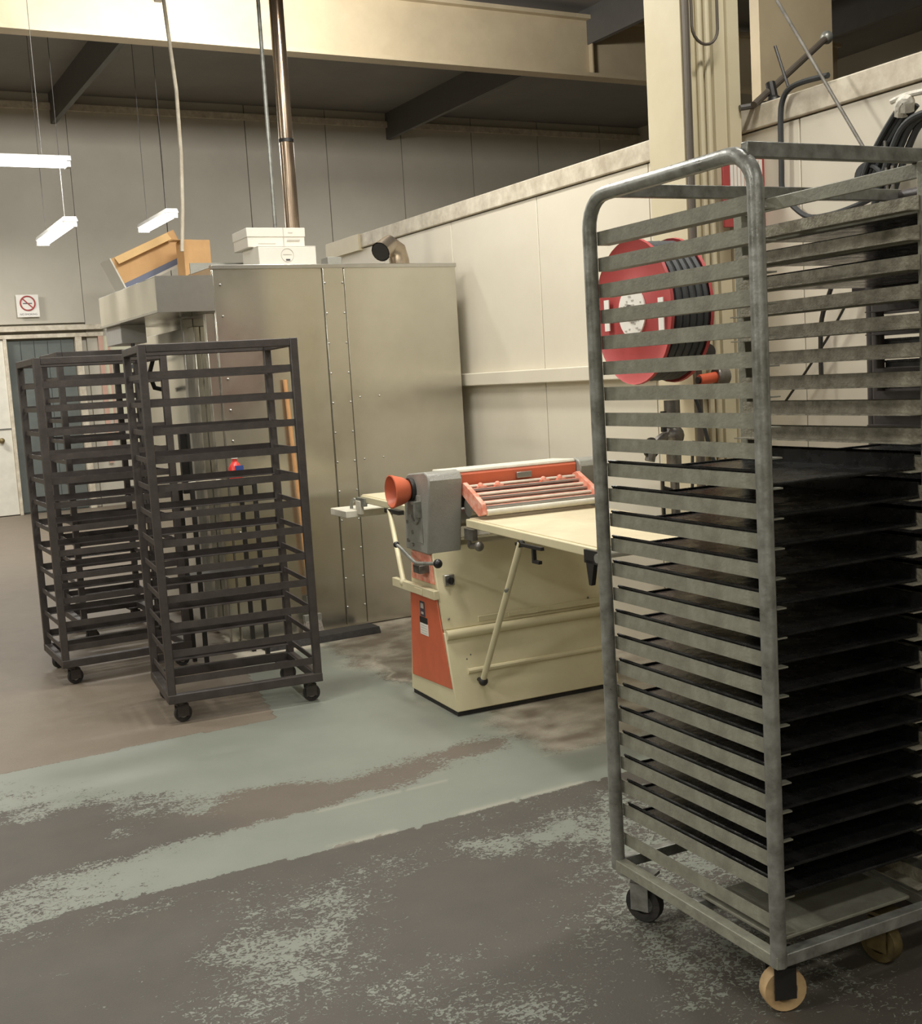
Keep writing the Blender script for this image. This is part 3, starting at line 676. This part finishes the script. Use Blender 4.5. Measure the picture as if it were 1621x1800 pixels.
black_rack('empty black rack standing in front of the steel oven', (-1.2543, 4.8409), .3866, .6307, .4856, .0968, 1.5862, MZ)
black_rack('empty black rack at left, second from the oven', (-1.9555, 5.6263), .50, .60, .4856, .0968, 1.5862, MZ)
black_rack('empty black rack furthest back, behind the two other black racks', (-2.16, 6.58), .50, .42, .4856, .0968, 1.645, [1.50-.1158*i for i in range(12)])

# ---------------------------------------------------------------- dough sheeter (s along its length, t depth, z up)
sh = thing('dough_sheeter', 'cream and orange dough sheeter with long belt tables', 'dough sheeter', (-.0624, 4.7076, 0), .4322)
SLn = .78
def ft(z): return z*.25          # front face leans back
def bt(z): return .484-z*.135
bd = MB()
bd.prism([(0.0, .02), (ft(.335), .335), (bt(.335), .335), (.484, .02)], 0, SLn, 'x')
bd.prism([(ft(.345)+.006, .345), (ft(.68), .68), (bt(.68), .68), (bt(.345), .345)], 0.002, SLn-.002, 'x')
bd.box(.004, SLn-.004, .095, .43, .33, .35)
bd.build('body', 'sheet_cream', sh, .004)
MB().box(.006, SLn-.006, .01, .474, 0, .02).build('plinth', 'blackrub', sh)
MB().tube([(.005, .080, .326), (SLn-.005, .080, .326)], .021, 12).build('rolled_cover_edge', 'sheet_cream', sh)
MB().tube([(.075, ft(.17)-.002, .172), (SLn-.03, ft(.17)-.002, .172)], .012, 10).build('rib', 'sheet_cream', sh)
MB().box(.16, SLn-.02, ft(.37)-.006, ft(.37), .362, .384).box(.30, .38, ft(.37)-.010, ft(.37), .366, .38).box(.44, .50, ft(.37)-.010, ft(.37), .366, .38).build('hinge_strip', 'sheet_cream', sh)
MB().prism([(.035, .11), (.452, .09), (.415, .47), (.135, .47)], -.005, 0, 'x').build('side_panel', 'orange', sh, .002, label='orange lower side panel')
MB().prism([(.152, .53), (.390, .53), (.378, .652), (.178, .658)], -.005, .002, 'x').build('side_panel', 'orange_dust', sh, .002, label='orange upper side panel')
MB().box(-.03, -.006, .10, .56, .475, .512).box(-.034, -.03, .22, .30, .478, .505).build('side_bracket', 'sheet_cream', sh, .003)
MB().box(-.0065, -.005, .265, .315, .375, .44).build('logo_plate', 'print_', sh)
MB().box(-.0075, -.0065, .275, .305, .41, .432).box(-.0075, -.0065, .278, .302, .385, .395).build('logo_print', 'softprint', sh)
MB().box(-.0065, -.005, .245, .325, .345, .372).build('grey_plate', 'dark', sh)
MB().box(-.0065, -.005, .240, .325, .295, .345).build('rating_label', 'paper', sh)
wl = MB()
for i in range(4): wl.box(-.0072, -.0065, .25, .315, .302+i*.011, .304+i*.011)
wl.build('label_line', 'softprint', sh)
sw = MB().box(.034, .080, ft(.545)-.012, ft(.545)+.02, .522, .568).build('switch_box', 'steel', sh, .003)
MB().cyl((.057, ft(.545)-.024, .545), (.057, ft(.545)-.012, .545), .015, 14).box(.053, .061, ft(.545)-.034, ft(.545)-.022, .530, .560).build('switch_knob', 'dark', sw)
# screws on the cream body
scw = MB()
for s_, z_ in ((.03, .39), (.70, .39), (.08, .22), (.10, .235), (.04, .10), (.12, .05), (.07, .04)): scw.ball((s_, ft(z_)+.001, z_), .0045, 8)
scw.build('screw', 'valve', sh)['kind'] = 'stuff'
# head housings
def housing(s0, s1, name='head_housing'):
    lo = [(.185+.0, .680), (.20, .668), (.25, .655), (.31, .655), (.36, .665), (.385, .685)]
    poly = [(.165, .70)] + [(.10, .965), (.12, .998), (.16, 1.004), (.33, .975), (.37, .955), (.39, .90), (.40, .70)]
    poly = [(.165, .655), (.115, .93), (.11, .965), (.125, .99), (.16, 1.0), (.33, .985), (.365, .965), (.385, .93), (.40, .66)]
    return MB().prism(poly, s0, s1, 'x').build(name, 'grey_paint', sh, .006)
h1 = housing(-.018, .135); housing(.70, .84)
MB().box(-.0215, -.018, .20, .37, .70, .90).build('side_cover', 'grey_paint', sh, .002)
dt = MB()
for t_, z_ in ((.355, .70), (.31, .685), (.35, .78), (.30, .74)): dt.cyl((-.027, t_, z_), (-.020, t_, z_), .008, 10)
dt.build('housing_bolt', 'steel', sh)
# hand wheel
hw = MB().lathe([(.024, 0), (.042, .008), (.056, .030), (.066, .066), (.071, .084), (.066, .086), (.052, .050), (.036, .022), (.012, .016)], axm((-.030, .29, .920), (0, 0, 1), (0, 1, 0)), 32).build('hand_wheel', 'orange', sh, label='orange bowl shaped hand wheel')
MB().cyl((-.018, .29, .920), (-.035, .29, .920), .05, 24).cyl((-.044, .29, .92), (-.075, .29, .92), .020, 16).build('wheel_hub', 'dark', hw)
MB().tube(arc((.25, .83), .045, PI*.9, PI*1.9, 10, lambda a, b: (-.032, a, b)), .006, 8).box(-.05, -.02, .20, .215, .81, .875).box(-.05, -.02, .215, .26, .865, .875).build('scale_bracket', 'galv', sh)
# head between the housings
MB().box(.135, .70, .185, .35, .80, .965).build('head_box', 'dark', sh)
MB().prism([(.150, .905), (.142, .975), (.150, .985), (.158, .985), (.165, .905)], .138, .697, 'x').build('cover_plate', 'orange', sh, label='orange cover plate of the head')
MB().prism([(.145, .985), (.15, .998), (.34, .992), (.34, .978)], .10, .697, 'x').build('head_top', 'flour', sh, .004)
MB().box(.40, .47, .128, .144, .94, .965).build('latch', 'steel', sh, .002)
for s_ in (.146, .686):
    MB().prism([(.145, .935), (.11, .945), (.02, .905), (-.055, .868), (-.065, .825), (-.02, .815), (.04, .845), (.14, .90)], s_-.010, s_+.010, 'x').build('guard_end_plate', 'orange_dust', sh, .002, label='floury orange guard end plate')
for i in range(6):
    f_ = i/5; t_ = .125-.165*f_; z_ = .925-.075*f_
    MB().cyl((.155, t_, z_), (.68, t_, z_), .0065, 8).build('guard_rod', 'steel' if i % 2 else 'flour', sh)
    if i < 5: MB().box(.155, .68, t_-.026, t_-.012, z_-.014, z_-.008).build('guard_slat', 'orange_dust', sh)
for s_ in (.22, .30, .52, .60): MB().ball((s_, .12, .925), .013, 8).box(s_-.02, s_+.02, .10, .125, .905, .925).build('guard_clip', 'orange_dust', sh)
MB().cyl((.155, -.058, .832), (.68, -.058, .832), .013, 12).build('guard_roller', 'flour', sh)
MB().cyl((.14, .08, .845), (.70, .08, .845), .04, 18).cyl((.14, .22, .80), (.70, .22, .80), .05, 18).build('dough_roller', 'steel', sh)
# front table
def tabl(t0, t1, z0, z1, s0=.115, s1=.70):
    e = MB()
    e.add([(s0, t0, z0-.034), (s1, t0, z0-.034), (s1, t1, z1-.034), (s0, t1, z1-.034), (s0, t0, z0), (s1, t0, z0), (s1, t1, z1), (s0, t1, z1)], [(3, 2, 1, 0), (4, 5, 6, 7), (0, 1, 5, 4), (1, 2, 6, 5), (2, 3, 7, 6), (3, 0, 4, 7)])
    return e
tabl(.06, -.95, .800, .786).build('front_table', 'sheet_cream', sh, .004)
tabl(.05, -.96, .804, .790, .128, .687).build('front_belt', 'belt', sh, .002)
MB().cyl((.13, -.96, .768), (.685, -.96, .768), .018, 14).build('end_roller', 'flour', sh)
for s_ in (.112, .703):
    MB().box(s_-.008, s_+.008, -1.01, -.89, .735, .78).prism([(-.90, .745), (-.955, .745), (-.93, .66), (-.915, .66)], s_-.008, s_+.008, 'x').build('tension_clamp', 'dark', sh)
    MB().cyl((s_-.02, -.99, .76), (s_+.02, -.99, .76), .016, 10).build('tension_screw', 'galv', sh)
MB().cyl((.112, .03, .75), (.112, .03, .69), .009, 8).box(.10, .122, -.03, .05, .72, .765).cyl((.12, -.05, .70), (.12, .04, .69), .012, 8).ball((.112, -.06, .70), .02).build('table_hinge', 'valve', sh)
sf = MB().cyl((.108, -.43, .755), (.118, -.012, .14), .0125, 12)
sf.build('front_strut', 'sheet_cream', sh)
MB().ball((.118, -.012, .135), .02).cyl((.118, -.02, .125), (.118, .03, .135), .009, 8).build('strut_foot', 'dark', sh)
MB().box(.098, .112, -.60, -.40, .742, .754).box(.098, .112, -.54, -.528, .70, .745).box(.098, .112, -.58, -.528, .69, .702).cyl((.098, -.43, .75), (.118, -.43, .75), .014, 10).build('strut_hook', 'dark', sh)
MB().cyl((.106, -.30, .56), (.085, -.33, .56), .007, 8).build('strut_pin', 'galv', sh)
# rear table
tabl(.37, 1.30, .805, .815).build('rear_table', 'sheet_cream', sh, .004)
tabl(.38, 1.31, .809, .819, .128, .687).build('rear_belt', 'belt', sh, .002)
for s_ in (.112, .703):
    MB().box(s_-.008, s_+.008, 1.22, 1.34, .765, .805).tube(smooth([(s_, 1.33, .78), (s_, 1.39, .79), (s_, 1.43, .76), (s_, 1.43, .72)]), .009, 8).build('tension_clamp', 'galv', sh)
MB().box(.04, .64, 1.32, 1.56, .705, .74).box(.10, .12, 1.27, 1.34, .72, .79).build('catch_pan', 'flour', sh, .003)
MB().cyl((.095, .86, .778), (-.02, .45, .505), .0115, 12).build('rear_strut', 'sheet_cream', sh)
MB().ball((-.02, .45, .503), .018).build('strut_foot', 'sheet_cream', sh)
MB().box(.085, .112, .72, .90, .765, .785).build('strut_hook', 'dark', sh)
lv = MB().tube(smooth([(-.05, .43, .675), (-.055, .36, .665), (-.06, .22, .628), (-.06, .17, .625), (-.06, -.01, .645)]), .0075, 8)
lv.build('control_lever', 'galv', sh)
MB().ball((-.06, -.03, .647), .019).build('lever_knob', 'knob', sh, label='black ball lever knob')
MB().ball((-.05, .43, .675), .014).build('lever_pivot', 'knob', sh)
MB().box(-.05, -.004, .19, .26, .575, .61).build('lever_block', 'valve', sh, .003)

# ---------------------------------------------------------------- broom, mat, trolley and items
br = thing('broom', 'orange handled broom leaning against the oven front', 'broom', W(2.345, 6.085))
MB().cyl((0, 0, .12), (-.045, .03, 1.42), .012, 10).build('handle', 'wood', br)
MB().cyl((-.0015, .006, .10), (-.005, .015, .22), .016, 10).box(-.05, .05, -.015, .015, .085, .12).build('broom_head', 'grey_paint', br)
MB().prism([(-.06, .0), (.06, .0), (.045, .085), (-.045, .085)], -.018, .018, 'y').build('bristles', 'bristle', br)
tag(MB().prism([(0, .0), (.17, .0), (.15, .035), (.02, .035)], 0, .66, 'x').build('rubber_kerb', 'blackrub', None, .003, loc=W(2.00, 5.87), rotz=RY), 'black rubber kerb strip lying on the floor before the oven', 'kerb')
tt = thing('utility_table', 'narrow dark metal stand beside the oven, behind the black racks', 'table', W(1.62, 5.72))
MB().box(0, .34, 0, .24, .90, .915).box(0, .34, 0, .24, .45, .462).build('shelf', 'dark', tt)
for x, y in ((.01, .01), (.33, .01), (.01, .23), (.33, .23)): MB().box(x-.01, x+.01, y-.01, y+.01, 0, .90).build('leg', 'dark', tt)
rbt = thing('spray_bottle', 'red plastic bottle with blue and white label on the dark stand', 'bottle', W(1.88, 5.80, .916))
MB().lathe([(.0001, 0), (.032, 0), (.034, .01), (.034, .075), (.018, .10), (.012, .105), (.012, .12), (.0001, .12)], Matrix.Translation((0, 0, 0)), 16).build('bottle_body', 'redbot', rbt)
MB().box(-.01, .032, -.036, -.030, .05, .085).build('label_patch', 'blueprint', rbt)
MB().cyl((0, 0, .12), (0, 0, .14), .016, 12).build('cap', 'paper', rbt)
tag(MB().box(0, .16, 0, .1, 0, .02).box(.03, .12, .02, .08, .02, .035).build('folded_cloth', 'flour', None, .004, loc=W(1.66, 5.77, .9155), rotz=RY+.1), 'crumpled white cloth on the dark stand left of the red bottle', 'cloth')
# far bench with white things, seen between the racks
bn = thing('work_bench', 'pale work bench against the far wall behind the black racks', 'bench', W(3.2, 13.4))
MB().box(0, 1.5, 0, .7, .86, .90).build('bench_top', 'pale', bn, .003)
for x, y in ((.04, .04), (1.46, .04), (.04, .66), (1.46, .66)): MB().box(x-.025, x+.025, y-.025, y+.025, 0, .86).build('leg', 'dark', bn)
MB().box(.05, 1.45, .05, .65, .30, .33).build('lower_shelf', 'dark', bn)
tb = MB().box(0, .30, 0, .2, 0, .16).build('white_tub', 'paper', None, .01, loc=W(3.95, 13.5, .901), rotz=RY); tag(tb, 'white plastic tub on the far bench between the black racks', 'tub')
tb = MB().lathe([(.0001, 0), (.07, 0), (.08, .15), (.075, .16), (.0001, .16)], Matrix(), 16).build('white_jug', 'paper', None, loc=W(4.45, 13.6, .901), rotz=RY); tag(tb, 'white round jug right of the tub on the far bench', 'jug')
mc = thing('notice_board', 'pale notice board with pink edge on far wall behind racks', 'board', W(3.36, 15.34, 1.15))
MB().box(0, .85, 0, .03, 0, 1.0).build('board_panel', 'pale', mc)
MB().box(-.03, .03, -.01, 0, -.6, 1.0).box(.08, .11, -.01, 0, -.3, 1.0).build('pink_edge', 'pink', mc)
MB().box(.40, .82, -.012, 0, .18, .48).build('white_sheet', 'paper', mc)
MB().box(.28, .38, -.012, 0, .58, .63).box(.44, .52, -.012, 0, .58, .63).build('dark_mark', 'print_', mc)
ns = thing('no_smoking_sign', 'small white no smoking sign on the wall above the door', 'sign', W(2.40, 15.34, 2.41))
MB().box(0, .26, 0, .012, 0, .27).build('sign_plate', 'paper', ns)
MB().torus(.085, .009, axm((.13, -.004, .165), (1, 0, 0), (0, 0, 1)), 30, 6).box(-.08, .08, -.003, .003, -.007, .007, mtx=Matrix.Translation((.13, -.004, .165)) @ Matrix.Rotation(math.radians(45), 4, 'Y')).build('red_ring', 'redprint', ns)
MB().box(.075, .18, -.003, 0, .158, .170).build('cigarette', 'print_', ns)
textmesh('lettering', 'NO SMOKING', .032, 'print_', ns, axm((.13, -.001, .032), (1, 0, 0), (0, 0, 1)))
